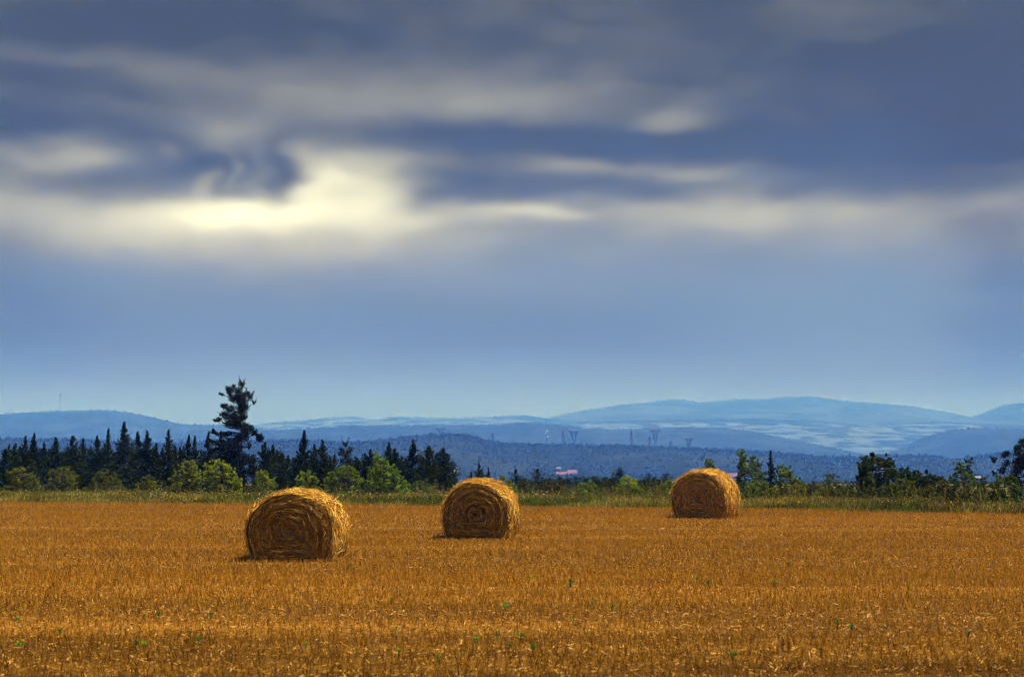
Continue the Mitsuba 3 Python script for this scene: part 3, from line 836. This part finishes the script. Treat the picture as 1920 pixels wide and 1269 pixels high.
# low far conifers between the middle and the far bale
for i, (px, py, Yd, lab) in enumerate([(1032, 902, 112, 'hazy low conifer behind the round-shouldered one'), (1050, 901, 106, 'low dark conifer left of the low green bush'), (1066, 905, 118, 'low hazy conifer directly left behind the low green bush'),
                                       (1097, 903, 112, 'low conifer behind the top of the low green bush'), (1112, 899, 120, 'pale pointed conifer right behind the low green bush'), (1136, 900, 110, 'low dark conifer left of the knobbly one'),
                                       (1196, 905, 112, 'low conifer between the yellow-green bush and the two smooth spruces'), (1238, 907, 118, 'very low conifer between the smooth spruces'), (1537, 914, 110, 'tiny hazy conifer left of the slender birch'),
                                       (1600, 910, 110, 'thin hazy conifer left of the round dark tree'), (982, 903, 84, 'dark low conifer touching the right side of the middle bale'), (1018, 902, 82, 'dark low conifer at the right foot of the round-shouldered one'), (1056, 907, 80, 'nearest low conifer left of the low green bush'), (1122, 906, 82, 'nearest low conifer right of the low green bush'),
                                       (1147, 903, 86, 'low conifer touching the left of the knobbly one'), (1206, 904, 86, 'near low conifer right of the yellow-green bush'), (1232, 906, 84, 'near low conifer below the two smooth spruces'), (1508, 912, 78, 'low dark conifer at the right foot of the bent green poplar'), (1545, 915, 80, 'low dark conifer at the foot of the slender birch')]):
    spruce(px, py - 5, Yd, 25, 400 + i, lab, 'low conifers in the gap', (.021, .033, .021), 1.1, .1)

# trees deeper in the row, seen only through the gaps
for i, px in enumerate([18, 38, 57, 75, 94, 115, 127, 147, 169, 193, 218, 246, 268, 286, 304, 326, 346, 377, 402, 425, 506, 520, 540, 560, 581, 612, 630, 665, 684, 710, 752, 790, 818, 840]):
    g = np.random.default_rng(450 + i)
    low = 0 if px < 500 else 12
    spruce(px + g.uniform(-3, 3), 838 + low + g.uniform(-6, 12), 104 + g.uniform(-4, 10), 27, 450 + i, 'dark spruce deep in the row, glimpsed only between the nearer spruces', 'spruces deep in the row', (.018, .032, .013), 1.0)

# the big wind-torn pine
PINE = [(447, 722, 4, 8, 90), (440, 733, 8, 7, 60), (452, 738, 7, 9, 70), (426, 739, 9, 3, -25), (436, 748, 12, 6, -10), (454, 752, 9, 8, 0), (463, 744, 4, 9, 70), (419, 762, 9, 3, -12), (433, 767, 12, 6, 0), (455, 768, 11, 7, 0),
        (466, 760, 3, 9, 80), (424, 778, 10, 4, -10), (442, 783, 14, 7, 0), (460, 783, 7, 8, 0), (411, 789, 8, 3, -18), (427, 795, 13, 4, -5), (447, 800, 14, 8, 0), (407, 811, 9, 3, -12), (423, 815, 14, 4, -5), (446, 817, 14, 9, 0), (464, 801, 6, 8, 30),
        (470, 808, 6, 9, 0), (484, 811, 8, 5, 20), (479, 823, 8, 8, 0), (489, 820, 5, 7, 0), (471, 836, 4, 5, 0), (418, 829, 18, 5, -8), (440, 834, 17, 8, 0), (412, 846, 15, 5, -5), (436, 851, 20, 7, 0), (422, 863, 22, 6, 0), (449, 868, 18, 8, 0), (416, 879, 22, 6, 4),
        (444, 885, 20, 8, 0), (422, 895, 22, 7, 0), (452, 902, 20, 9, 0), (428, 909, 22, 8, 0), (442, 919, 24, 8, 0), (466, 862, 9, 12, 0), (472, 882, 10, 12, 0), (477, 903, 11, 12, 0), (463, 918, 18, 8, 0)]
clump_tree('pine_tree', 'tree', 'tall black wind-torn pine towering over the row, limbs swept left', None, 78, [(444, 934), (446, 880), (453, 835), (452, 790), (448, 750), (447, 718)], [(a + (i * 37 % 7 - 3) * .7, b + (i * 53 % 7 - 3) * .8, c * (1.1 + .05 * (i % 7)), d * (1.1 + .07 * (i * 5 % 7)) + .5, e + (i * 29 % 41 - 20)) for i, (a, b, c, d, e) in enumerate(PINE)] + [(444 + 7 * math.sin(y * .9) + (5 if y < 840 else 0), y, 8 + (y - 730) * .055, 8, 60) for y in range(740, 925, 8)] + [(401, 811, 9, 2.6, -14), (408, 789, 9, 2.4, -20), (414, 763, 8, 2.4, -18), (421, 740, 7, 2.4, -30), (398, 806, 4, 2, -40), (404, 784, 4, 2, -45), (468, 738, 4, 5, 70), (470, 756, 3, 7, 80), (449, 719, 3, 6, 80), (441, 724, 4, 4, 110), (393, 828, 9, 3, -12)], 501, (.012, .016, .010), 'needles',
           (.13, .035), 1.7, .5, thick=.10, bark='dark_bark')
SMALLPINE = [(648, 834, 3, 7, 90), (643, 845, 6, 4, -30), (655, 848, 6, 4, 30), (637, 851, 6, 3, -30), (648, 857, 8, 5, 0), (658, 843, 3, 5, 60), (641, 864, 8, 4, -10), (656, 866, 8, 5, 10), (648, 874, 11, 6, 0), (661, 875, 5, 3, 20), (640, 880, 9, 5, 0), (655, 887, 12, 7, 0), (645, 898, 14, 8, 0),
             (657, 910, 14, 8, 0)]
clump_tree('pine_tree', 'tree', 'small wind-bent dark pine with crooked arms behind the bush right of the nearest bale', None, 76, [(648, 930), (649, 890), (650, 860), (648, 830)], [(a, b, c * 1.25 + 1, d * 1.3 + 1, e) for a, b, c, d, e in SMALLPINE], 502, (.014, .020, .012), 'needles', (.11, .032), 1.1, .5, thick=.06)
EDGEPINE = [(1916, 835, 6, 5, 60), (1902, 842, 7, 5, 50), (1888, 838, 5, 4, 60), (1921, 848, 10, 7, 30), (1894, 853, 8, 5, 40), (1910, 858, 10, 7, 30), (1880, 850, 4, 4, 50), (1872, 862, 4, 5, 60), (1900, 868, 10, 7, 30), (1920, 870, 12, 8, 20), (1884, 868, 7, 5, 40), (1908, 884, 12, 8, 20),
            (1890, 882, 8, 6, 30), (1864, 888, 3, 5, 60), (1925, 890, 12, 9, 0), (1905, 900, 12, 8, 10), (1922, 908, 14, 9, 0), (1908, 918, 12, 8, 0), (1925, 928, 14, 9, 0), (1940, 850, 12, 10, 0), (1950, 880, 14, 10, 0), (1950, 910, 16, 12, 0), (1935, 830, 8, 6, 30)]
clump_tree('pine_tree', 'tree', 'large black pine leaning into the frame at the right edge', None, 62, [(1938, 945), (1932, 900), (1925, 860), (1922, 835)], [(a, b, c * 1.35 + 1, d * 1.4 + 1, e) for a, b, c, d, e in EDGEPINE] + [(1900 + (i * 37 % 40), 850 + (i * 53 % 80), 9, 8, 40) for i in range(26)], 503, (.012, .017, .012), 'needles', (.12, .034), 1.2, .4, thick=.10)

GB = 'light green bushes in front of the spruces'
YG, GR = (0.216, 0.255, 0.038), (0.128, 0.198, 0.038)
BUSHES = [
    ([(877, 36, 44), (884, 26, 56), (895, 22, 66), (910, 18, 72), (928, 16, 74)], 63, YG, GR, 'leftmost light green bush, low and rounded, at the left edge'),
    ([(876, 112, 122), (884, 104, 130), (895, 96, 136), (910, 92, 142), (928, 92, 147)], 63, YG, GR, 'second light green bush from the left, with pointed yellowish top'),
    ([(884, 190, 203), (893, 182, 212), (905, 173, 220), (918, 170, 224), (928, 170, 226)], 64, (0.166, 0.204, 0.036), GR, 'third light green bush from the left, low and broad'),
    ([(893, 277, 283), (900, 268, 296), (910, 262, 300), (920, 259, 303), (928, 258, 304)], 64, YG, GR, 'small sparse green bush with two thin sprigs, fourth from the left'),
    ([(865, 348, 358), (873, 340, 362), (883, 330, 370), (895, 328, 373), (910, 325, 377), (928, 324, 380)], 62, YG, GR, 'tall airy yellow-green bush left of the big pine'),
    ([(864, 400, 414), (870, 388, 422), (880, 390, 432), (895, 392, 440), (910, 388, 446), (928, 386, 448)], 61, (0.242, 0.306, 0.036), GR, 'bright dense green bush sloping right, at the foot of the big pine'),
    ([(884, 490, 498), (892, 482, 508), (903, 480, 515), (915, 478, 518), (928, 478, 520)], 64, (0.191, 0.255, 0.038), GR, 'small green bush between the big pine and the nearest bale'),
    ([(885, 566, 578), (892, 560, 590), (902, 556, 596), (915, 555, 600), (928, 555, 604)], 63, (0.179, 0.255, 0.038), GR, 'green bush peeping over the top of the nearest bale'),
    ([(873, 640, 655), (882, 630, 664), (893, 618, 670), (905, 610, 675), (918, 612, 676), (930, 614, 676)], 62, (0.153, 0.242, 0.036), GR, 'broad green bush right behind the nearest bale'),
    ([(850, 703, 709), (858, 704, 718), (868, 702, 728), (880, 696, 742), (895, 692, 752), (910, 690, 760), (930, 690, 763)], 61, (0.166, 0.281, 0.032), GR, 'tall peaked bright green bush right of the nearest bale'),
    ([(900, 784, 796), (910, 776, 806), (920, 772, 812), (930, 770, 815)], 66, (0.090, 0.128, 0.036), GR, 'dull green shrub under the broad spruces left of the middle bale'),
    ([(893, 939, 944), (900, 935, 950), (910, 940, 964), (922, 942, 970), (932, 944, 972)], 60, (0.166, 0.242, 0.038), GR, 'green bush half hidden by the right side of the middle bale'),
    ([(905, 1092, 1106), (912, 1086, 1114), (922, 1084, 1120), (932, 1084, 1122)], 60, (0.153, 0.242, 0.036), GR, 'low green bush midway between the middle and far bales'),
    ([(893, 1174, 1188), (902, 1166, 1192), (912, 1160, 1200), (922, 1158, 1203), (934, 1158, 1204)], 59, (0.242, 0.332, 0.032), GR, 'yellow-green bush midway between the middle and far bales'),
    ([(899, 1252, 1262), (908, 1246, 1268), (920, 1242, 1270), (936, 1240, 1272)], 60, (0.204, 0.281, 0.038), GR, 'bright green bush just left of the far bale'),
    ([(864, 1326, 1334), (872, 1321, 1340), (882, 1318, 1342), (900, 1316, 1344)], 58, (0.102, 0.166, 0.038), GR, 'leafy sprig standing up behind the top of the far bale'),
    ([(905, 1416, 1432), (915, 1400, 1444), (928, 1392, 1456), (942, 1390, 1462)], 56, (0.115, 0.166, 0.038), GR, 'low leafy bush at the foot of the tall poplars'),
    ([(911, 1572, 1592), (918, 1568, 1598), (928, 1564, 1604), (940, 1562, 1608)], 56, (0.077, 0.128, 0.028), (0.051, 0.090, 0.026), 'small round dark green bush left of the round dark tree'),
    ([(898, 1682, 1702), (906, 1672, 1710), (918, 1668, 1714), (932, 1668, 1716), (944, 1670, 1716)], 54, (0.115, 0.147, 0.032), (0.077, 0.102, 0.026), 'olive green bush in front of the round dark tree'),
    ([(906, 1752, 1766), (915, 1742, 1776), (926, 1738, 1784), (944, 1736, 1788)], 54, (0.096, 0.108, 0.028), (0.128, 0.090, 0.032), 'brown-tinged olive shrub right of the olive bush'),
    ([(893, 1872, 1890), (902, 1866, 1900), (914, 1862, 1906), (928, 1862, 1910), (944, 1862, 1912)], 52, (0.096, 0.153, 0.038), (0.077, 0.115, 0.026), 'dark green leafy bush in front of the pine at the right edge'),
]
for i, (rows, Yd, t1, t2, lab) in enumerate(BUSHES):
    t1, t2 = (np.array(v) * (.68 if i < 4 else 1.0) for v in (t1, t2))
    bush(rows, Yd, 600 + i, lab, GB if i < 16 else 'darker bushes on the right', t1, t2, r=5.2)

LT = 'leafy trees right of the far bale'
bush([(846, 1384, 1392), (852, 1381, 1396), (862, 1384, 1402), (874, 1388, 1408), (888, 1386, 1412), (905, 1384, 1414), (930, 1386, 1416), (944, 1388, 1416)], 62, 701, 'tall poplar with leafy top blown to the left, just right of the far bale', LT, (.12, .19, .045), (.075, .13, .04), (.09, .055), 5.5, .85, 1.3, 'poplar_tree', 'tree',
     .045, -.4)
bush([(855, 1408, 1413), (864, 1410, 1420), (875, 1412, 1428), (890, 1410, 1434), (910, 1408, 1436), (944, 1408, 1436)], 63, 702, 'wispy poplar with willow-like leaves between the blown poplar and narrow spruce', LT, (.085, .145, .05), (.06, .105, .04), (.09, .04), 5.5, .8, 1.2, 'poplar_tree', 'tree', .04, -.5)
bush([(873, 1464, 1472), (880, 1458, 1478), (890, 1462, 1486), (900, 1458, 1494), (912, 1460, 1502), (926, 1464, 1506), (942, 1466, 1508)], 60, 703, 'green poplar with bent leafy crown right of the narrow spruce', LT, (.13, .20, .045), (.09, .145, .04), (.09, .05), 5.5, .85, 1.25, 'poplar_tree', 'tree', .04, -.4)
bush([(888, 1553, 1560), (896, 1550, 1568), (906, 1548, 1570), (918, 1550, 1568), (936, 1548, 1570)], 62, 704, 'slender airy birch standing alone left of the round dark tree', LT, (.07, .12, .045), (.055, .095, .04), (.075, .045), 4.5, .6, .95, 'birch_tree', 'tree', .03)
bush([(857, 1636, 1650), (862, 1626, 1662), (870, 1618, 1668), (880, 1616, 1674), (892, 1614, 1676), (905, 1612, 1672), (920, 1614, 1666), (940, 1618, 1662)], 58, 705, 'round dark broadleaf tree, largest of the right-hand group', LT, (.036, .066, .016), (.065, .10, .02), (.10, .065), 8.5, 1.4, 2.0, 'broadleaf_tree', 'tree', .07)
bush([(880, 1690, 1698), (886, 1682, 1708), (896, 1678, 1712), (910, 1676, 1714), (940, 1676, 1716)], 60, 706, 'dark broadleaf tree just right of the round one, slightly lower', LT, (.028, .055, .014), (.045, .08, .016), (.10, .065), 7.5, 1.3, 1.8, 'broadleaf_tree', 'tree', .06)
bush([(886, 1714, 1730), (893, 1708, 1740), (905, 1706, 1746), (920, 1706, 1750), (940, 1706, 1752)], 60, 707, 'dark broadleaf tree in the middle of the right-hand group, with lumpy top', LT, (.026, .05, .014), (.04, .07, .016), (.10, .065), 7.5, 1.3, 1.8, 'broadleaf_tree', 'tree', .06)
bush([(894, 1748, 1762), (902, 1740, 1772), (914, 1738, 1780), (940, 1736, 1784)], 61, 708, 'low dark broadleaf tree at the right end of the dark group', LT, (.032, .055, .015), (.05, .075, .018), (.10, .065), 7, 1.2, 1.7, 'broadleaf_tree', 'tree', .05)
bush([(868, 1796, 1800), (878, 1794, 1806), (890, 1790, 1818), (905, 1786, 1826), (920, 1784, 1832), (942, 1784, 1836)], 58, 709, 'willowy green tree with pointed top near the right edge', LT, (.09, .145, .04), (.065, .11, .03), (.09, .045), 6, .9, 1.3, 'willow_tree', 'tree', .04, -.3)
bush([(862, 1813, 1818), (874, 1810, 1824), (890, 1812, 1828), (910, 1810, 1832), (942, 1810, 1836)], 61, 710, 'thin twiggy tree with forked top behind the willowy one', LT, (.04, .065, .03), (.035, .055, .025), (.08, .035), 5, .6, .7, 'willow_tree', 'tree', .035, -.2)
bush([(894, 1842, 1848), (903, 1840, 1858), (915, 1842, 1866), (942, 1840, 1868)], 62, 711, 'pale grey-green sapling left of the pine at the right edge', LT, (.06, .09, .045), (.05, .075, .04), (.08, .04), 5, .65, .8, 'sapling', 'tree', .03)
# low scrub that closes the view under the crowns
SC = 'low brown-green scrub behind the weeds'
for i, (px, py, w, hh, Yd, lab) in enumerate([(985, 922, 22, 18, 64, 'low brownish shrub right of the middle bale'), (1035, 920, 24, 18, 66, 'dark low shrub between the round-shouldered conifer and low green bush'), (1135, 922, 22, 16, 62, 'low shrub with pale flower heads left of the yellow-green bush'),
                                              (1222, 922, 24, 18, 63, 'low rusty shrub right of the yellow-green bush'), (1480, 935, 26, 18, 57, 'low shrub under the bent green poplar'), (1530, 930, 26, 20, 60, 'low tawny shrub left of the slender birch'),
                                              (1640, 935, 34, 20, 54, 'low olive scrub at the foot of the round dark tree'), (1722, 938, 26, 20, 55, 'low russet scrub under the lumpy-topped tree'), (1800, 942, 26, 18, 52, 'low green scrub under the willowy tree'),
                                              (1842, 944, 26, 18, 52, 'low brown scrub under the pale sapling'), (1570, 938, 30, 16, 55, 'low weedy shrub below the small round bush'), (8, 930, 16, 16, 64, 'low shrub at the left edge below the spruces'), (160, 930, 12, 10, 64, 'low shrub between the second and third green bushes'),
                                              (240, 926, 14, 12, 65, 'low shrub between the third and fourth green bushes'), (312, 926, 10, 14, 64, 'low shrub left of the tall airy bush')]):
    bush([(py - hh, px - w * .3, px + w * .3), (py - hh * .5, px - w * .75, px + w * .75), (py + 10, px - w, px + w)], Yd, 800 + i, lab, SC, [(.05, .075, .02), (.075, .08, .026), (.045, .07, .02)][i % 3], (.07, .07, .025), r=6, dens=1.1, fill=1.4, name='shrub')

# ------------------------------------------------------------------ pylons, masts and houses on the far hills
def tower_v(px, py_top, Yd, H, label):
    """A V-shaped lattice pylon: spread feet, narrow waist, two arms carrying a long crossarm."""
    key = thing('power_pylon', label, 'pylon', 'V-shaped pylons behind the forest hill')
    t = at(px, py_top, Yd)
    z1, z0 = t[2], t[2] - H
    x, wa, top = t[0], z0 + H * .42, 0
    w = 1.2
    obj('leg', bar([x - 2.6, Yd, z0], [x - 1.2, Yd, wa], w), 'steel', key)
    obj('leg', bar([x + 2.6, Yd, z0], [x + 1.2, Yd, wa], w), 'steel', key)
    for s in (-1, 1):
        a, b = np.array([x + s * 1.2, Yd, wa]), np.array([x + s * 5, Yd, z1 - H * .06])
        ins = np.array([-s * 2.2, 0, 1.0])
        parts = [bar(a, b, w), bar(a + ins * .3, b + ins, w * .7)]
        for k in range(5):
            p, q = a + (b - a) * k / 5, a + (b - a) * (k + 1) / 5
            parts.append(bar(p, q + ins * (.3 + .7 * (k + 1) / 5), w * .5))
        parts.append(bar(b, b + [s * .5, 0, H * .08], w * .8))
        obj('arm', join(parts), 'steel', key)
    c = z1 - H * .06
    cross = [bar([x - 9, Yd, c + .6], [x + 9, Yd, c + .6], w), bar([x - 9, Yd, c + .6], [x - 4.8, Yd, c - 1.7], w * .6), bar([x + 9, Yd, c + .6], [x + 4.8, Yd, c - 1.7], w * .6), bar([x - 4.8, Yd, c - 1.7], [x + 4.8, Yd, c - 1.7], w * .6)]
    for k in range(8):
        xa = x - 4.8 + 1.2 * k
        cross.append(bar([xa, Yd, c - 1.7], [xa + .6, Yd, c + .6], w * .4))
    obj('crossarm', join(cross), 'steel', key)
    for dx in (-8, 0, 8):
        obj('insulator', bar([x + dx, Yd, c], [x + dx, Yd, c - 3.6], .6), 'steel', key)


def tower_l(px, py_top, Yd, H, label, arms=3, wid=2.4):
    key = thing('lattice_pylon', label, 'pylon', 'narrow lattice pylons behind the forest hill')
    t = at(px, py_top, Yd)
    x, z1, z0 = t[0], t[2], t[2] - H
    parts = []
    for sx in (-1, 1):
        for sy in (-1, 1):
            parts.append(bar([x + sx * wid, Yd + sy * wid, z0], [x + sx * .5, Yd + sy * .5, z1], .9))
    for k in range(9):
        f0, f1 = k / 9, (k + 1) / 9
        w0, w1 = wid * (1 - f0) + .5 * f0, wid * (1 - f1) + .5 * f1
        parts.append(bar([x - w0, Yd - w0, z0 + H * f0], [x + w1, Yd - w1, z0 + H * f1], .45))
        parts.append(bar([x + w0, Yd - w0, z0 + H * f0], [x - w1, Yd - w1, z0 + H * f1], .45))
    obj('mast', join(parts), 'steel', key)
    for k in range(arms):
        z = z1 - H * (.08 + .15 * k)
        r = 3.9 if k == 1 else 3.2
        obj('crossarm', join([bar([x - r, Yd, z], [x + r, Yd, z], 1.2), bar([x - r, Yd, z], [x, Yd, z + 2.2], .5), bar([x + r, Yd, z], [x, Yd, z + 2.2], .5)]), 'steel', key)


tower_v(1076, 806, 2110, 30, 'dark V-shaped power pylon left of centre line, above the pink-roofed barn')
tower_v(1229, 804, 2110, 31, 'tallest V-shaped power pylon, left of the far bale')
tower_v(1291, 820, 2130, 22, 'low V-shaped pylon half sunk behind the wooded crest above the far bale')
tower_v(826, 802, 2250, 17, 'faint V-shaped pylon showing above the highest knoll of the wooded crest')
tower_l(1056, 805, 2110, 31, 'narrow lattice pylon close to the left of the first V-shaped pylon')
tower_l(1184, 808, 2110, 31, 'narrow lattice pylon between the two large V-shaped pylons')
tower_l(1218, 818, 2200, 23, 'small narrow lattice pylon touching the tallest V-shaped pylon on its left', 2, 1.8)
tower_l(924, 812, 2110, 21, 'small lone lattice pylon right of the highest wooded knoll', 2, 1.8)
tower_l(1257, 826, 2130, 19, 'shortest lattice pylon right of the tallest V-shaped pylon', 2, 1.7)
k = thing('radio_mast', 'slim mast with white glinting drums near the middle of the crest', 'mast')
t = at(1025, 806, 2060)
obj('pole', bar([t[0], 2060, t[2] - 29], [t[0], 2060, t[2]], 1.2), 'steel', k)
for dx, dz, s in ((.4, -1.8, 1.2), (-1.9, -5, .9), (.9, -9.5, 1.1)):
    m = trimesh.creation.icosphere(1, s)
    m.apply_translation((t[0] + dx, 2058.9, t[2] + dz))
    obj('antenna_drum', m, 'white_paint', k, True)
k = thing('radio_mast', 'hair-thin tall mast on top of the rounded hill at left', 'mast')
t = at(113, 737, 5000)
obj('pole', bar([t[0], 5000, t[2] - 80], [t[0], 5000, t[2]], 1.3), 'steel', k)
obj('crossarm', bar([t[0] - 2.5, 5000, t[2] - 12], [t[0] + 2.5, 5000, t[2] - 12], .8), 'steel', k)


def house(px, py, w, d, h, roof_h, roof, wallm, label, cat='house', name='house'):
    p = hit(px, py, 800, 1940)
    key = thing(name, label, cat, 'buildings on the wooded hillside')
    x, y, z = p[0], p[1], p[2] - 1.5
    obj('wall', box(x - w / 2, x + w / 2, y - d / 2, y + d / 2, z, z + h), wallm, key)
    e = .6
    v = np.array([[x - w / 2 - e, y - d / 2 - e, z + h], [x + w / 2 + e, y - d / 2 - e, z + h], [x + w / 2 + e, y, z + h + roof_h], [x - w / 2 - e, y, z + h + roof_h], [x - w / 2 - e, y + d / 2 + e, z + h], [x + w / 2 + e, y + d / 2 + e, z + h]])
    f = np.array([[0, 1, 2], [0, 2, 3], [3, 2, 5], [3, 5, 4], [0, 3, 4], [1, 5, 2], [0, 4, 5], [0, 5, 1]])
    obj('roof', (v + [0, 0, .01], f), roof, key)
    n = max(2, int(w / 6))
    for i in range(n):
        xx = x - w / 2 + w * (i + .5) / n
        obj('window', box(xx - .6, xx + .6, y - d / 2 - .06, y - d / 2 + .02, z + h * .35 + 1, z + h * .35 + 2.4), 'steel', key)


house(854, 888, 4.2, 3.6, 3.3, 1.8, 'white_paint', 'white_paint', 'small bright white house left of the middle bale on the hillside')
house(1055, 890, 12.5, 8.4, 2.2, 2.6, 'red_roof', 'wall_paint', 'long pink-roofed barn, left half of the pair under the pylons', 'barn', 'barn')
house(1073, 889, 8.5, 8.4, 2.8, 3.4, 'red_roof', 'wall_paint', 'pink-roofed barn, taller right half of the pair under the pylons', 'barn', 'barn')
house(1382, 896, 18.0, 8.4, 3.0, 3.6, 'red_roof', 'wall_paint', 'pink-roofed long barn showing just right of the far bale', 'barn', 'barn')
house(1443, 888, 5.4, 4.8, 3.0, 1.8, 'white_paint', 'white_paint', 'little white house behind the narrow spruce')
house(1779, 906, 7.8, 5.4, 3.6, 2.4, 'grey_roof', 'wall_paint', 'pale house with grey roof left of the willowy tree')
house(1834, 900, 9.6, 6.0, 3.6, 2.4, 'grey_roof', 'wall_paint', 'pale house with grey roof right of the willowy tree')
house(1047, 880, 3.6, 3.6, 2.4, 1.8, 'grey_roof', 'wall_paint', 'tiny grey house up the slope left of the pink-roofed barns')


# ------------------------------------------------------------------ the air between here and the mountains
scene['air'] = {'type': 'homogeneous', 'sigma_t': {'type': 'rgb', 'value': [.28e-4, .97e-4, 3.8e-4]}, 'albedo': {'type': 'rgb', 'value': [.72, .80, 1.0]}}
scene['haze'] = {'type': 'cube', 'to_world': T().translate([0, 4300, 84]).scale([7600, 5200, 156]), 'bsdf': {'type': 'null'}, 'interior': {'type': 'ref', 'id': 'air'}}
labels['haze'] = {'label': 'blue haze lying over the valley and hills', 'category': 'haze', 'kind': 'stuff'}
